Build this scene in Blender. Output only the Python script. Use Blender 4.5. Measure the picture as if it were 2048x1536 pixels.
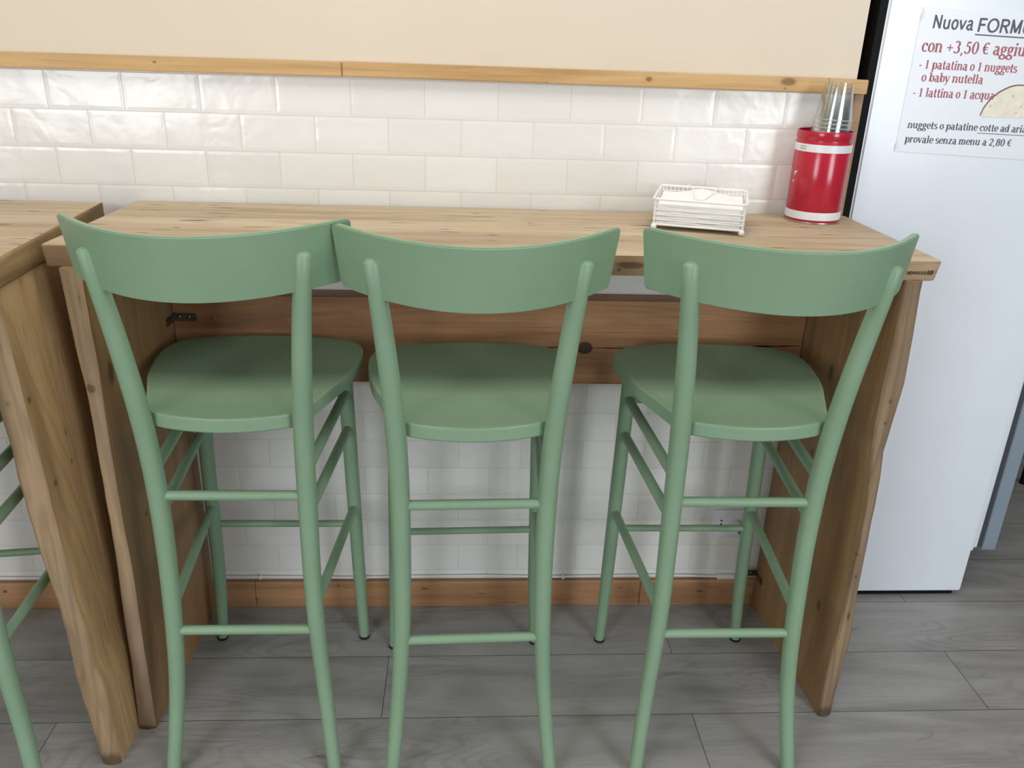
import bpy, bmesh, math, random
from mathutils import Vector, Matrix, noise as mnoise
random.seed(7)
S = bpy.context.scene
for o in list(bpy.data.objects):
    bpy.data.objects.remove(o, do_unlink=True)
COL = S.collection
R = math.radians

# ------------------------------------------------------------------ camera
F_PX, CAM = 1678.73, (0.683167, -1.833288, 1.387971)
YAW, PITCH, ROLL = 0.063597, -0.392644, 0.033533
cd = bpy.data.cameras.new('camera')
cd.sensor_width = 36.0
cd.lens = 36.0 * F_PX / 2048.0
cd.clip_start = 0.05
cam = bpy.data.objects.new('camera', cd)
COL.objects.link(cam)
fw = Vector((math.sin(YAW) * math.cos(PITCH), math.cos(YAW) * math.cos(PITCH), math.sin(PITCH)))
r0 = Vector((math.cos(YAW), -math.sin(YAW), 0))
u0 = r0.cross(fw)
rt = math.cos(ROLL) * r0 + math.sin(ROLL) * u0
up = -math.sin(ROLL) * r0 + math.cos(ROLL) * u0
cam.matrix_world = Matrix(((rt.x, up.x, -fw.x, CAM[0]), (rt.y, up.y, -fw.y, CAM[1]), (rt.z, up.z, -fw.z, CAM[2]), (0, 0, 0, 1)))
S.camera = cam

# ------------------------------------------------------------------ world, lights, exposure
S.view_settings.view_transform = 'Standard'
S.view_settings.look = 'None'
S.view_settings.gamma = 1.0
S.view_settings.use_curve_mapping = False
S.view_settings.exposure = 0.0
S.cycles.use_denoising = True
S.cycles.transparent_max_bounces = 48
S.cycles.max_bounces = 10
w = bpy.data.worlds.new('world')
S.world = w
w.use_nodes = True
w.node_tree.nodes['Background'].inputs[0].default_value = (0.86, 0.93, 1.0, 1)
w.node_tree.nodes['Background'].inputs[1].default_value = 0.13

def area(name, loc, target, sx, sy, power, color):
    ld = bpy.data.lights.new(name, 'AREA')
    ld.shape = 'RECTANGLE'; ld.size = sx; ld.size_y = sy
    ld.energy = power; ld.color = color
    o = bpy.data.objects.new(name, ld); COL.objects.link(o)
    o.location = loc
    o.rotation_euler = (Vector(target) - Vector(loc)).to_track_quat('-Z', 'Y').to_euler()
    return o

area('daylight_shop_window', (-1.7, -4.3, 1.65), (0.5, 0, 0.9), 1.3, 2.0, 70, (0.90, 0.955, 1.0))
area('daylight_shop_door', (3.3, -4.3, 1.65), (1.0, 0, 0.9), 1.3, 2.0, 80, (0.90, 0.955, 1.0))
area('ceiling_lamp_panel', (0.8, -0.85, 2.75), (0.8, -0.7, 0.0), 2.8, 0.7, 25, (1.0, 0.96, 0.91))

# ------------------------------------------------------------------ helpers
def obj(name, bm, mat, parent=None, smooth=False, loc=None):
    me = bpy.data.meshes.new(name)
    bmesh.ops.recalc_face_normals(bm, faces=bm.faces[:])
    if smooth:
        for f in bm.faces: f.smooth = f.calc_area() < 0.02
        for e in bm.edges:
            if len(e.link_faces) == 2 and e.calc_face_angle(0) > R(38): e.smooth = False
    bm.to_mesh(me); bm.free()
    for m in (mat if isinstance(mat, (list, tuple)) else [mat]): me.materials.append(m)
    o = bpy.data.objects.new(name, me); COL.objects.link(o)
    if parent is not None: o.parent = parent
    if loc is not None: o.location = loc
    return o

def tag(o, label=None, cat=None, group=None, kind=None):
    if label: o['label'] = label
    if cat: o['category'] = cat
    if group: o['group'] = group
    if kind: o['kind'] = kind
    return o

def thing(name, label, cat, loc=(0, 0, 0), rz=0.0, group=None):
    o = bpy.data.objects.new(name, None); COL.objects.link(o)
    o.empty_display_size = 0.05
    o.location = loc; o.rotation_euler = (0, 0, rz)
    return tag(o, label, cat, group)

def box(bm, x0, x1, y0, y1, z0, z1, bev=0.0, seg=2):
    r = bmesh.ops.create_cube(bm, size=1.0)
    vs = r['verts']
    bmesh.ops.scale(bm, vec=(x1 - x0, y1 - y0, z1 - z0), verts=vs)
    bmesh.ops.translate(bm, vec=((x0 + x1) / 2, (y0 + y1) / 2, (z0 + z1) / 2), verts=vs)
    if bev > 0:
        es = set()
        for v in vs: es.update(v.link_edges)
        bmesh.ops.bevel(bm, geom=list(es), offset=bev, segments=seg, affect='EDGES', profile=0.5)
    return vs

def boxm(x0, x1, y0, y1, z0, z1, bev=0.0, seg=2):
    bm = bmesh.new(); box(bm, x0, x1, y0, y1, z0, z1, bev, seg); return bm

def tube(bm, pts, rad, n=14, cap=True, closed=False):
    pts = [Vector(p) for p in pts]
    rads = rad if isinstance(rad, (list, tuple)) else [rad] * len(pts)
    N = len(pts); rings = []; prev = None
    for i, p in enumerate(pts):
        if closed: t = (pts[(i + 1) % N] - pts[i - 1])
        else: t = pts[min(i + 1, N - 1)] - pts[max(i - 1, 0)]
        t.normalize()
        if prev is None:
            a = Vector((1, 0, 0)) if abs(t.x) < 0.9 else Vector((0, 1, 0))
            nrm = (a - t * a.dot(t)).normalized()
        else:
            nrm = (prev - t * prev.dot(t)).normalized()
        prev = nrm; b = t.cross(nrm)
        rings.append([bm.verts.new(p + rads[i] * (math.cos(2 * math.pi * k / n) * nrm + math.sin(2 * math.pi * k / n) * b)) for k in range(n)])
    m = N if closed else N - 1
    for i in range(m):
        A, B = rings[i], rings[(i + 1) % N]
        for k in range(n): bm.faces.new((A[k], A[(k + 1) % n], B[(k + 1) % n], B[k]))
    if cap and not closed:
        bm.faces.new(rings[0][::-1]); bm.faces.new(rings[-1])
    return bm

def tubem(pts, rad, n=14, cap=True, closed=False):
    return tube(bmesh.new(), pts, rad, n, cap, closed)

def lathe(prof, n=48, close_ends=False):
    bm = bmesh.new(); rings = []
    for r, z in prof:
        if r < 1e-6: rings.append([bm.verts.new((0, 0, z))])
        else: rings.append([bm.verts.new((r * math.cos(2 * math.pi * k / n), r * math.sin(2 * math.pi * k / n), z)) for k in range(n)])
    for A, B in zip(rings, rings[1:]):
        for k in range(n):
            a, a2, b, b2 = A[k % len(A)], A[(k + 1) % len(A)], B[k % len(B)], B[(k + 1) % len(B)]
            vs = []
            for v in (a, a2, b2, b):
                if v not in vs: vs.append(v)
            if len(vs) > 2: bm.faces.new(vs)
    return bm

def spline(kn, v, z):
    """natural cubic spline"""
    n = len(kn); h = [kn[i + 1] - kn[i] for i in range(n - 1)]
    a = [0.0] * n; b = [1.0] * n; c = [0.0] * n; d = [0.0] * n
    for i in range(1, n - 1):
        a[i] = h[i - 1]; b[i] = 2 * (h[i - 1] + h[i]); c[i] = h[i]
        d[i] = 6 * ((v[i + 1] - v[i]) / h[i] - (v[i] - v[i - 1]) / h[i - 1])
    for i in range(1, n):
        f = a[i] / b[i - 1]; b[i] -= f * c[i - 1]; d[i] -= f * d[i - 1]
    M = [0.0] * n; M[-1] = d[-1] / b[-1]
    for i in range(n - 2, -1, -1): M[i] = (d[i] - c[i] * M[i + 1]) / b[i]
    i = 0
    while i < n - 2 and z > kn[i + 1]: i += 1
    t = z - kn[i]; hi = h[i]
    return v[i] + t * ((v[i + 1] - v[i]) / hi - hi * (2 * M[i] + M[i + 1]) / 6) + t * t * M[i] / 2 + t ** 3 * (M[i + 1] - M[i]) / (6 * hi)

def lerp_table(tab, z):
    if z <= tab[0][0]: return tab[0][1]
    for (a, va), (b, vb) in zip(tab, tab[1:]):
        if z <= b: return va + (vb - va) * (z - a) / (b - a)
    return tab[-1][1]

# ------------------------------------------------------------------ material helpers
def srgb(r, g, b):
    f = lambda c: (c / 255 / 12.92) if c / 255 <= 0.04045 else ((c / 255 + 0.055) / 1.055) ** 2.4
    return (f(r), f(g), f(b), 1.0)

class NT:
    def __init__(s, name):
        s.m = bpy.data.materials.new(name); s.m.use_nodes = True
        s.t = s.m.node_tree; s.b = s.t.nodes['Principled BSDF']
    def n(s, typ, **kw):
        x = s.t.nodes.new(typ)
        for k, v in kw.items(): setattr(x, k, v)
        return x
    def set(s, inp, v):
        if hasattr(v, 'is_output') or isinstance(v, bpy.types.NodeSocket): s.t.links.new(v, inp)
        else: inp.default_value = v
    def coord(s, kind='Object'): return s.n('ShaderNodeTexCoord').outputs[kind]
    def mapping(s, vec, scale=(1, 1, 1), loc=(0, 0, 0), rot=(0, 0, 0)):
        x = s.n('ShaderNodeMapping'); s.set(x.inputs['Vector'], vec)
        x.inputs['Scale'].default_value = scale; x.inputs['Location'].default_value = loc; x.inputs['Rotation'].default_value = rot
        return x.outputs[0]
    def noise(s, vec, scale=5, detail=4, rough=0.5, dist=0.0):
        x = s.n('ShaderNodeTexNoise'); s.set(x.inputs['Vector'], vec)
        for k, v in (('Scale', scale), ('Detail', detail), ('Roughness', rough), ('Distortion', dist)): x.inputs[k].default_value = v
        return x.outputs['Fac']
    def math(s, op, a, b=None, c=None, clamp=False):
        x = s.n('ShaderNodeMath', operation=op); x.use_clamp = clamp
        s.set(x.inputs[0], a)
        if b is not None: s.set(x.inputs[1], b)
        if c is not None: s.set(x.inputs[2], c)
        return x.outputs[0]
    def ramp(s, fac, stops, interp='LINEAR'):
        x = s.n('ShaderNodeValToRGB'); s.set(x.inputs[0], fac); cr = x.color_ramp; cr.interpolation = interp
        while len(cr.elements) < len(stops): cr.elements.new(0.5)
        for e, (p, c) in zip(cr.elements, stops): e.position = p; e.color = c if len(c) == 4 else (*c, 1)
        return x.outputs[0]
    def mix(s, fac, a, b, mode='MIX'):
        x = s.n('ShaderNodeMix', data_type='RGBA', blend_type=mode)
        s.set(x.inputs[0], fac); s.set(x.inputs[6], a); s.set(x.inputs[7], b); return x.outputs[2]
    def smooth(s, v, lo, hi):
        x = s.n('ShaderNodeMapRange', interpolation_type='SMOOTHSTEP'); s.set(x.inputs[0], v)
        x.inputs[1].default_value = lo; x.inputs[2].default_value = hi; return x.outputs[0]
    def sep(s, vec):
        x = s.n('ShaderNodeSeparateXYZ'); s.set(x.inputs[0], vec); return x.outputs
    def comb(s, a, b, c):
        x = s.n('ShaderNodeCombineXYZ')
        for i, v in enumerate((a, b, c)): s.set(x.inputs[i], v)
        return x.outputs[0]
    def bump(s, h, strength=0.3, dist=0.002):
        x = s.n('ShaderNodeBump'); s.set(x.inputs['Height'], h)
        x.inputs['Strength'].default_value = strength; x.inputs['Distance'].default_value = dist
        s.t.links.new(x.outputs[0], s.b.inputs['Normal'])
    def done(s, color=None, rough=0.5, metal=0.0, spec=0.5):
        if color is not None: s.set(s.b.inputs['Base Color'], color)
        s.set(s.b.inputs['Roughness'], rough); s.b.inputs['Metallic'].default_value = metal
        s.b.inputs['Specular IOR Level'].default_value = spec
        return s.m

def plain(name, col, rough=0.5, metal=0.0, spec=0.5, var=0.05, vscale=9):
    k = NT(name); n = k.noise(k.coord(), vscale, 3)
    c2 = tuple(c * (1 - var) for c in col[:3]) + (1,)
    c3 = tuple(min(1, c * (1 + var)) for c in col[:3]) + (1,)
    return k.done(k.ramp(n, [(0.3, c2), (0.7, c3)]), rough, metal, spec)

def wood(name, dark, mid, light, axis='X', seed=0.0, rough=0.55, knots=1.0, marks=0.6, grain=1.0, seam=None, patch=None, spots=(), mark_lo=0.70):
    """procedural pine: streaks along 'axis', growth rings, knots, worm marks"""
    k = NT(name); c = k.coord()
    ax = 'XYZ'.index(axis)
    def st(along, across):
        v = [across] * 3; v[ax] = along; return tuple(v)
    off = (seed * 3.1, seed * 1.7, seed * 2.3)
    warp = k.noise(k.mapping(c, st(1.2, 5), off), 2.0, 2)
    big = k.noise(k.mapping(c, st(0.7, 9), off), 1.6, 5, 0.55, 0.6)
    col = k.ramp(big, [(0.28, dark), (0.5, mid), (0.74, light)])
    # growth rings
    rn = k.noise(k.mapping(c, st(0.55, 7), off), 1.3, 1.5, 0.4, 0.3)
    ring = k.math('SINE', k.math('MULTIPLY', rn, 95.0))
    ring = k.smooth(ring, 0.1, 1.0)
    dk = tuple(x * 0.62 for x in dark[:3]) + (1,)
    col = k.mix(k.math('MULTIPLY', ring, 0.30 * grain), col, dk)
    # fibres
    fib = k.noise(k.mapping(c, st(5, 190), off), 1.0, 3, 0.6)
    col = k.mix(k.math('MULTIPLY', k.smooth(fib, 0.45, 0.8), 0.32), col, dk)
    # weathered greyish patches
    if patch:
        pn = k.noise(k.mapping(c, st(1.5, 5), (seed + 5, seed, 2)), 1.6, 3)
        col = k.mix(k.math('MULTIPLY', k.smooth(pn, 0.48, 0.68), 0.6), col, patch)
    # knots
    if knots > 0:
        vo = k.n('ShaderNodeTexVoronoi'); k.set(vo.inputs['Vector'], k.mapping(c, st(2.6, 6.5), off))
        vo.inputs['Scale'].default_value = 1.0
        d = k.math('ADD', vo.outputs['Distance'], k.math('MULTIPLY', k.math('SUBTRACT', warp, 0.5), 0.10))
        sel = k.math('GREATER_THAN', k.sep(vo.outputs['Color'])[0], 0.42)
        kn = k.math('MULTIPLY', k.math('SUBTRACT', 1.0, k.smooth(d, 0.035, 0.085)), sel)
        halo = k.math('MULTIPLY', k.math('SUBTRACT', 1.0, k.smooth(d, 0.06, 0.2)), sel)
        col = k.mix(k.math('MULTIPLY', halo, 0.35 * knots), col, dark)
        col = k.mix(k.math('MULTIPLY', kn, 0.8 * knots), col, tuple(x * 0.32 for x in dark[:3]) + (1,))
    # short dark marks and cracks
    if marks > 0:
        mk = k.noise(k.mapping(c, st(9, 75), (seed + 2, 1, 4)), 1.0, 2, 0.5)
        col = k.mix(k.math('MULTIPLY', k.smooth(mk, mark_lo, mark_lo + 0.06), marks), col, tuple(x * 0.3 for x in dark[:3]) + (1,))
    for (px, py, pz, ra, rc) in spots:      # single knots and pits where the wood has them
        rad = [rc] * 3; rad[ax] = ra
        mp = k.mapping(c, (1 / rad[0], 1 / rad[1], 1 / rad[2]), (-px / rad[0], -py / rad[1], -pz / rad[2]))
        ln_ = k.n('ShaderNodeVectorMath', operation='LENGTH'); k.set(ln_.inputs[0], mp)
        dd = k.math('ADD', ln_.outputs['Value'], k.math('MULTIPLY', k.math('SUBTRACT', fib, 0.5), 0.5))
        col = k.mix(k.math('MULTIPLY', k.math('SUBTRACT', 1.0, k.smooth(dd, 0.9, 2.4)), 0.30), col, dark)
        col = k.mix(k.math('MULTIPLY', k.math('SUBTRACT', 1.0, k.smooth(dd, 0.55, 1.15)), 0.78), col, tuple(x * 0.36 for x in dark[:3]) + (1,))
    if seam:
        # glued board seams across 'Y' every seam metres
        y = k.sep(c)[1]
        f = k.math('ABSOLUTE', k.math('SUBTRACT', k.math('FRACT', k.math('ADD', k.math('DIVIDE', y, seam), 0.13)), 0.5))
        ln = k.math('SUBTRACT', 1.0, k.smooth(f, 0.006, 0.016))
        bk = k.smooth(k.noise(k.mapping(c, (3, 1, 1)), 1.3, 2), 0.42, 0.55)
        col = k.mix(k.math('MULTIPLY', k.math('MULTIPLY', ln, bk), 0.55), col, tuple(x * 0.4 for x in dark[:3]) + (1,))
    k.bump(k.math('ADD', fib, k.math('MULTIPLY', ring, 0.5)), 0.25, 0.0012)
    return k.done(col, rough, 0.0, 0.35)

# ------------------------------------------------------------------ materials
M_green = (lambda k: (k.bump(k.noise(k.coord(), 60, 2), 0.04, 0.001), k.done(k.ramp(k.noise(k.coord(), 6, 3), [(0.3, srgb(129, 157, 128)), (0.7, srgb(135, 163, 134))]), 0.42, 0, 0.4))[1])(NT('green_paint'))
M_glide = plain('black_rubber', srgb(24, 24, 24), 0.6)
M_top = wood('tabletop_pine', srgb(158, 134, 106), srgb(190, 170, 140), srgb(204, 187, 160), 'X', 1.0, 0.55, 0.0, 0.85, 0.55, seam=0.105, patch=srgb(176, 154, 130), mark_lo=0.655,
             spots=[(.153, -.2644, 1.043, .006, .004), (.6746, -.1032, 1.043, .05, .0022), (.8151, -.1589, 1.043, .008, .003), (.7364, -.2753, 1.043, .012, .004), (.4912, -.3573, 1.043, .012, .004), (.2205, -.3333, 1.043, .008, .003), (.19, -.066, 1.043, .02, .003), (.975, -.41, 1.024, .03, .007)])
M_endgrain = wood('slab_end_pine', srgb(118, 94, 60), srgb(146, 119, 80), srgb(164, 138, 98), 'Y', 4.7, 0.6, 0.0, 0.2, 0.7)
M_topfront = wood('slab_front_pine', srgb(134, 106, 78), srgb(162, 134, 102), srgb(178, 150, 118), 'X', 11.3, 0.6, 0.6, 0.5, 0.8, spots=[(.975, -.41, 1.024, .03, .007), (.955, -.41, 1.0155, .004, .003)])
M_panel = wood('panel_pine', srgb(130, 99, 65), srgb(150, 118, 81), srgb(166, 134, 95), 'Z', 3.0, 0.55, 0.5, 0.3, 0.35,
               spots=[(.044, -.38, .80, .026, .012), (.044, -.3255, .4703, .008, .005), (.044, -.0737, .0904, .01, .006), (1.468, -.1252, .7341, .014, .006), (1.468, -.2107, .7479, .022, .010), (1.468, -.1832, .5428, .010, .008), (1.478, -.3277, .2353, .018, .010)])
M_panel2 = wood('weathered_panel_pine', srgb(164, 131, 90), srgb(198, 164, 118), srgb(214, 182, 138), 'Z', 8.4, 0.55, 0.5, 0.3, 0.75,
                spots=[(-.045, -.5015, .798, .007, .007), (-.045, -.4132, .6947, .010, .008), (-.043, -.4847, .6298, .010, .010), (-.04, -.4149, .637, .006, .005), (-.035, -.3946, .509, .010, .004)])
M_edge = wood('live_edge_pine', srgb(130, 104, 76), srgb(164, 136, 105), srgb(182, 155, 122), 'Z', 5.0, 0.6, 0.3, 0.4, 0.9, patch=srgb(148, 128, 110),
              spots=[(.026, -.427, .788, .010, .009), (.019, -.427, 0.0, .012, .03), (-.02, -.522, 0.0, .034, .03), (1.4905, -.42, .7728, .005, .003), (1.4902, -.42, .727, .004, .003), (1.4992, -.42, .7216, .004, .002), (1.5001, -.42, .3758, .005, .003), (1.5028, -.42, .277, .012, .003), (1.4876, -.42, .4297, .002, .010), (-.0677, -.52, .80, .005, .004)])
M_edge_dark = wood('dark_live_edge_pine', srgb(120, 99, 76), srgb(152, 128, 100), srgb(172, 148, 118), 'Z', 12.6, 0.6, 0.3, 0.4, 1.2, patch=srgb(126, 106, 88),
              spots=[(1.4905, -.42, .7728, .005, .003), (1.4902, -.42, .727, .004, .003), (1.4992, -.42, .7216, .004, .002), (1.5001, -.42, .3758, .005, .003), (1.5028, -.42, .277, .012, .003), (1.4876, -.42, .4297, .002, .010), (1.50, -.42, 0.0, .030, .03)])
M_apron = wood('apron_pine', srgb(128, 88, 58), srgb(168, 124, 86), srgb(184, 140, 100), 'X', 6.3, 0.5, 0.5, 0.4, 0.5, spots=[(.136, -.06, .80, .004, .003), (.4795, -.06, .836, .004, .003)])
M_trim = wood('trim_pine', srgb(178, 138, 88), srgb(206, 168, 116), srgb(218, 182, 130), 'X', 2.2, 0.5, 0.5, 0.1, 0.35,
              spots=[(.0668, -.016, 1.3187, .004, .0022), (1.0599, -.016, 1.3154, .007, .005), (1.3523, -.016, 1.3189, .018, .009), (.8489, -.016, 1.3026, .003, .0015), (1.3471, -.016, 1.3051, .003, .002)])
M_trimz = wood('corner_pine', srgb(138, 106, 78), srgb(168, 136, 106), srgb(184, 152, 120), 'Z', 4.2, 0.55, 0.4, 0.2, 0.5)
M_base = wood('skirting_pine', srgb(148, 108, 76), srgb(184, 140, 102), srgb(200, 158, 118), 'X', 9.1, 0.5, 0.5, 0.4, 0.4,
              spots=[(.1586, -.016, .0267, .005, .002), (.3687, -.016, .0674, .005, .002), (.5905, -.016, .0567, .012, .003), (.7374, -.016, .04, .012, .0016), (.813, -.016, .0109, .025, .0015), (1.1016, -.016, .0567, .006, .002), (-.465, -.016, .0541, .006, .004), (1.3169, -.016, .0442, .010, .004)])
M_white = plain('white_enamel', srgb(226, 232, 240), 0.22, 0, 0.5, 0.01)
M_grey = plain('grey_door_enamel', srgb(132, 146, 158), 0.35, 0, 0.5, 0.02)
M_black = plain('black_plastic', srgb(14, 14, 15), 0.7, 0, 0.2)
M_gasket = plain('dark_gasket', srgb(60, 64, 70), 0.6)
M_red = plain('red_tinplate', srgb(178, 30, 52), 0.2, 0.0, 0.6, 0.06, 14)
M_band = plain('white_tin_band', srgb(226, 228, 232), 0.3)
M_tin = plain('bare_tin', srgb(178, 172, 160), 0.3, 0.9)
M_wire = plain('white_wire', srgb(240, 240, 238), 0.35)
M_napkin = (lambda k: (k.bump(k.noise(k.coord(), 300, 2), 0.15, 0.0006), k.done(k.ramp(k.noise(k.coord(), 30, 3), [(0.3, srgb(246, 245, 242)), (0.7, srgb(252, 251, 249))]), 0.9, 0, 0.1))[1])(NT('napkin_paper'))
M_cable = plain('white_cable', srgb(226, 226, 228), 0.45)
M_plate = plain('outlet_white', srgb(226, 226, 230), 0.35)
M_metal = plain('bracket_steel', srgb(120, 112, 100), 0.3, 0.9, 0.5, 0.2, 40)
M_brand = plain('burnt_lettering', srgb(72, 56, 38), 0.8)
M_paper = plain('sign_paper', srgb(226, 231, 237), 0.3, 0, 0.5, 0.01)
M_sleeve = plain('sign_sleeve_edge', srgb(244, 247, 250), 0.12, 0, 0.6, 0.01)
M_ink = plain('sign_black_ink', srgb(80, 80, 98), 0.5)  # black lifted in the colour itself to include the wash of gloss
M_redink = plain('sign_red_ink', srgb(168, 82, 97), 0.5)  # red paled the same way, gloss put into the colour
M_dark = plain('dark_backdrop', srgb(64, 58, 54), 0.8)
M_ceil = plain('ceiling_white', srgb(236, 234, 228), 0.9)

def mat_taco():
    k = NT('printed_tortilla'); c = k.coord()
    n = k.noise(c, 60, 3); v = k.n('ShaderNodeTexVoronoi'); k.set(v.inputs['Vector'], c); v.inputs['Scale'].default_value = 75
    col = k.ramp(n, [(0.3, srgb(222, 214, 196)), (0.7, srgb(236, 230, 214))])
    col = k.mix(k.math('MULTIPLY', k.math('SUBTRACT', 1.0, k.smooth(v.outputs['Distance'], 0.08, 0.3)), 0.55), col, srgb(172, 140, 110))
    return k.done(col, 0.4)
M_taco = mat_taco()
M_tacoedge = plain('printed_tortilla_edge', srgb(120, 96, 84), 0.5)

def mat_cup():
    k = NT('clear_plastic')
    nt = k.t; out = nt.nodes['Material Output']
    tr = k.n('ShaderNodeBsdfTransparent'); tr.inputs[0].default_value = (0.955, 0.96, 0.955, 1)
    gl = k.n('ShaderNodeBsdfGlossy'); gl.inputs[0].default_value = (1, 1, 1, 1); gl.inputs['Roughness'].default_value = 0.12
    lw = k.n('ShaderNodeLayerWeight'); lw.inputs[0].default_value = 0.35
    fr = k.n('ShaderNodeMapRange'); nt.links.new(lw.outputs['Facing'], fr.inputs[0]); fr.inputs[3].default_value = 0.09; fr.inputs[4].default_value = 0.5
    mx = k.n('ShaderNodeMixShader'); nt.links.new(fr.outputs[0], mx.inputs[0]); nt.links.new(tr.outputs[0], mx.inputs[1]); nt.links.new(gl.outputs[0], mx.inputs[2])
    nt.links.new(mx.outputs[0], out.inputs[0]); nt.nodes.remove(k.b)
    return k.m
M_cup = mat_cup()
M_cuprim = (lambda k: (k.b.inputs['Alpha'].__setattr__('default_value', 0.55), k.done(srgb(206, 210, 206), 0.15, 0, 0.6))[1])(NT('clear_plastic_rim'))

def mat_tiles():
    TW, H, X0, Z3 = 0.152, 0.0746, -0.1606, 1.074
    k = NT('white_glazed_tile'); c = k.coord(); x, y, z = k.sep(c)
    v = k.math('DIVIDE', k.math('SUBTRACT', z, Z3), H)
    row = k.math('FLOOR', v)
    odd = k.math('ABSOLUTE', k.math('MODULO', row, 2.0))
    u = k.math('ADD', k.math('DIVIDE', k.math('SUBTRACT', x, X0), TW), k.math('MULTIPLY', odd, 0.5))
    fu = k.math('FRACT', u); fv = k.math('FRACT', v); cu = k.math('FLOOR', u)
    du = k.math('MULTIPLY', k.math('MINIMUM', fu, k.math('SUBTRACT', 1.0, fu)), TW)
    dv = k.math('MULTIPLY', k.math('MINIMUM', fv, k.math('SUBTRACT', 1.0, fv)), H)
    d = k.math('MINIMUM', du, dv)
    wn = k.n('ShaderNodeTexWhiteNoise'); wn.noise_dimensions = '2D'; k.set(wn.inputs['Vector'], k.comb(cu, row, 0.0))
    rnd = wn.outputs['Value']
    pos = k.comb(k.math('ADD', x, k.math('MULTIPLY', rnd, 9.0)), y, z)
    relief = k.noise(pos, 16, 2.5, 0.45, 0.4)
    edge = k.smooth(d, 0.0009, 0.009)
    h = k.math('ADD', k.math('MULTIPLY', edge, 0.6), k.math('MULTIPLY', relief, 3.4))
    grout = k.math('SUBTRACT', 1.0, k.smooth(d, 0.0007, 0.0016))
    tone = k.mix(rnd, srgb(228, 225, 220), srgb(235, 232, 228))
    col = k.mix(k.math('MULTIPLY', grout, 0.75), tone, srgb(208, 203, 198))
    k.bump(h, 0.24, 0.0030)
    rough = k.math('ADD', 0.2, k.math('MULTIPLY', grout, 0.5))
    return k.done(col, rough, 0, 0.5)
M_tile = mat_tiles()

def mat_paint():
    k = NT('cream_wall_paint'); c = k.coord()
    n = k.noise(c, 1.4, 3); f = k.noise(c, 260, 2)
    k.bump(f, 0.08, 0.001)
    return k.done(k.ramp(n, [(0.35, srgb(217, 204, 185)), (0.65, srgb(222, 210, 191))]), 0.85, 0, 0.2)
M_paint = mat_paint()

def mat_floor():
    k = NT('grey_oak_laminate'); c = k.coord(); x, y, z = k.sep(c)
    PW, PL = 0.198, 1.38
    v = k.math('DIVIDE', k.math('SUBTRACT', -0.009, y), PW)
    row = k.math('FLOOR', v)
    odd = k.math('ABSOLUTE', k.math('MODULO', row, 2.0))
    u = k.math('DIVIDE', k.math('SUBTRACT', x, k.math('ADD', 1.2022 - 0.0, k.math('MULTIPLY', odd, -0.69))), PL)
    cu = k.math('FLOOR', u)
    fu = k.math('FRACT', u); fv = k.math('FRACT', v)
    du = k.math('MULTIPLY', k.math('MINIMUM', fu, k.math('SUBTRACT', 1.0, fu)), PL)
    dv = k.math('MULTIPLY', k.math('MINIMUM', fv, k.math('SUBTRACT', 1.0, fv)), PW)
    d = k.math('MINIMUM', du, dv)
    wn = k.n('ShaderNodeTexWhiteNoise'); wn.noise_dimensions = '2D'; k.set(wn.inputs['Vector'], k.comb(cu, row, 0.0))
    rnd = wn.outputs['Value']
    sh = k.math('MULTIPLY', rnd, 17.0)
    p = k.comb(k.math('ADD', x, sh), k.math('ADD', y, sh), 0.0)
    big = k.noise(k.mapping(p, (1.6, 9, 1)), 1.5, 5, 0.55, 0.8)
    col = k.ramp(big, [(0.25, srgb(128, 127, 126)), (0.5, srgb(153, 151, 149)), (0.75, srgb(167, 166, 164))])
    rn = k.noise(k.mapping(p, (1.1, 5.5, 1)), 1.5, 1.2, 0.4, 0.2)
    ring = k.smooth(k.math('SINE', k.math('MULTIPLY', rn, 130.0)), 0.2, 1.0)
    msk = k.smooth(k.noise(k.mapping(p, (1.3, 3, 1), (4, 2, 0)), 1.6, 2), 0.46, 0.62)
    col = k.mix(k.math('MULTIPLY', k.math('MULTIPLY', ring, msk), 0.20), col, srgb(92, 88, 86))
    fib = k.noise(k.mapping(p, (7, 210, 1)), 1.0, 3, 0.6)
    col = k.mix(k.math('MULTIPLY', k.smooth(fib, 0.45, 0.8), 0.22), col, srgb(96, 93, 91))
    kn = k.noise(k.mapping(p, (3.2, 12, 1), (1, 7, 0)), 1.2, 3, 0.5, 1.2)
    col = k.mix(k.math('MULTIPLY', k.smooth(kn, 0.66, 0.80), 0.6), col, srgb(82, 76, 72))
    seam = k.math('SUBTRACT', 1.0, k.smooth(d, 0.0005, 0.0014))
    col = k.mix(k.math('MULTIPLY', seam, 0.85), col, srgb(52, 50, 50))
    k.bump(k.math('SUBTRACT', k.math('MULTIPLY', fib, 0.4), seam), 0.2, 0.001)
    return k.done(col, 0.42, 0, 0.45)
M_floor = mat_floor()

# ------------------------------------------------------------------ the setting
def plane_obj(name, quad, mat):
    bm = bmesh.new(); bm.faces.new([bm.verts.new(p) for p in quad])
    return tag(obj(name, bm, mat), kind='structure')

bm = boxm(-3.2, 5.0, -5.0, 2.6, -0.05, 0.0)
tag(obj('floor', bm, M_floor), kind='structure')
bm = boxm(-3.2, 5.0, -5.0, 2.6, 2.9, 2.95)
tag(obj('ceiling', bm, M_ceil), kind='structure')

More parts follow.
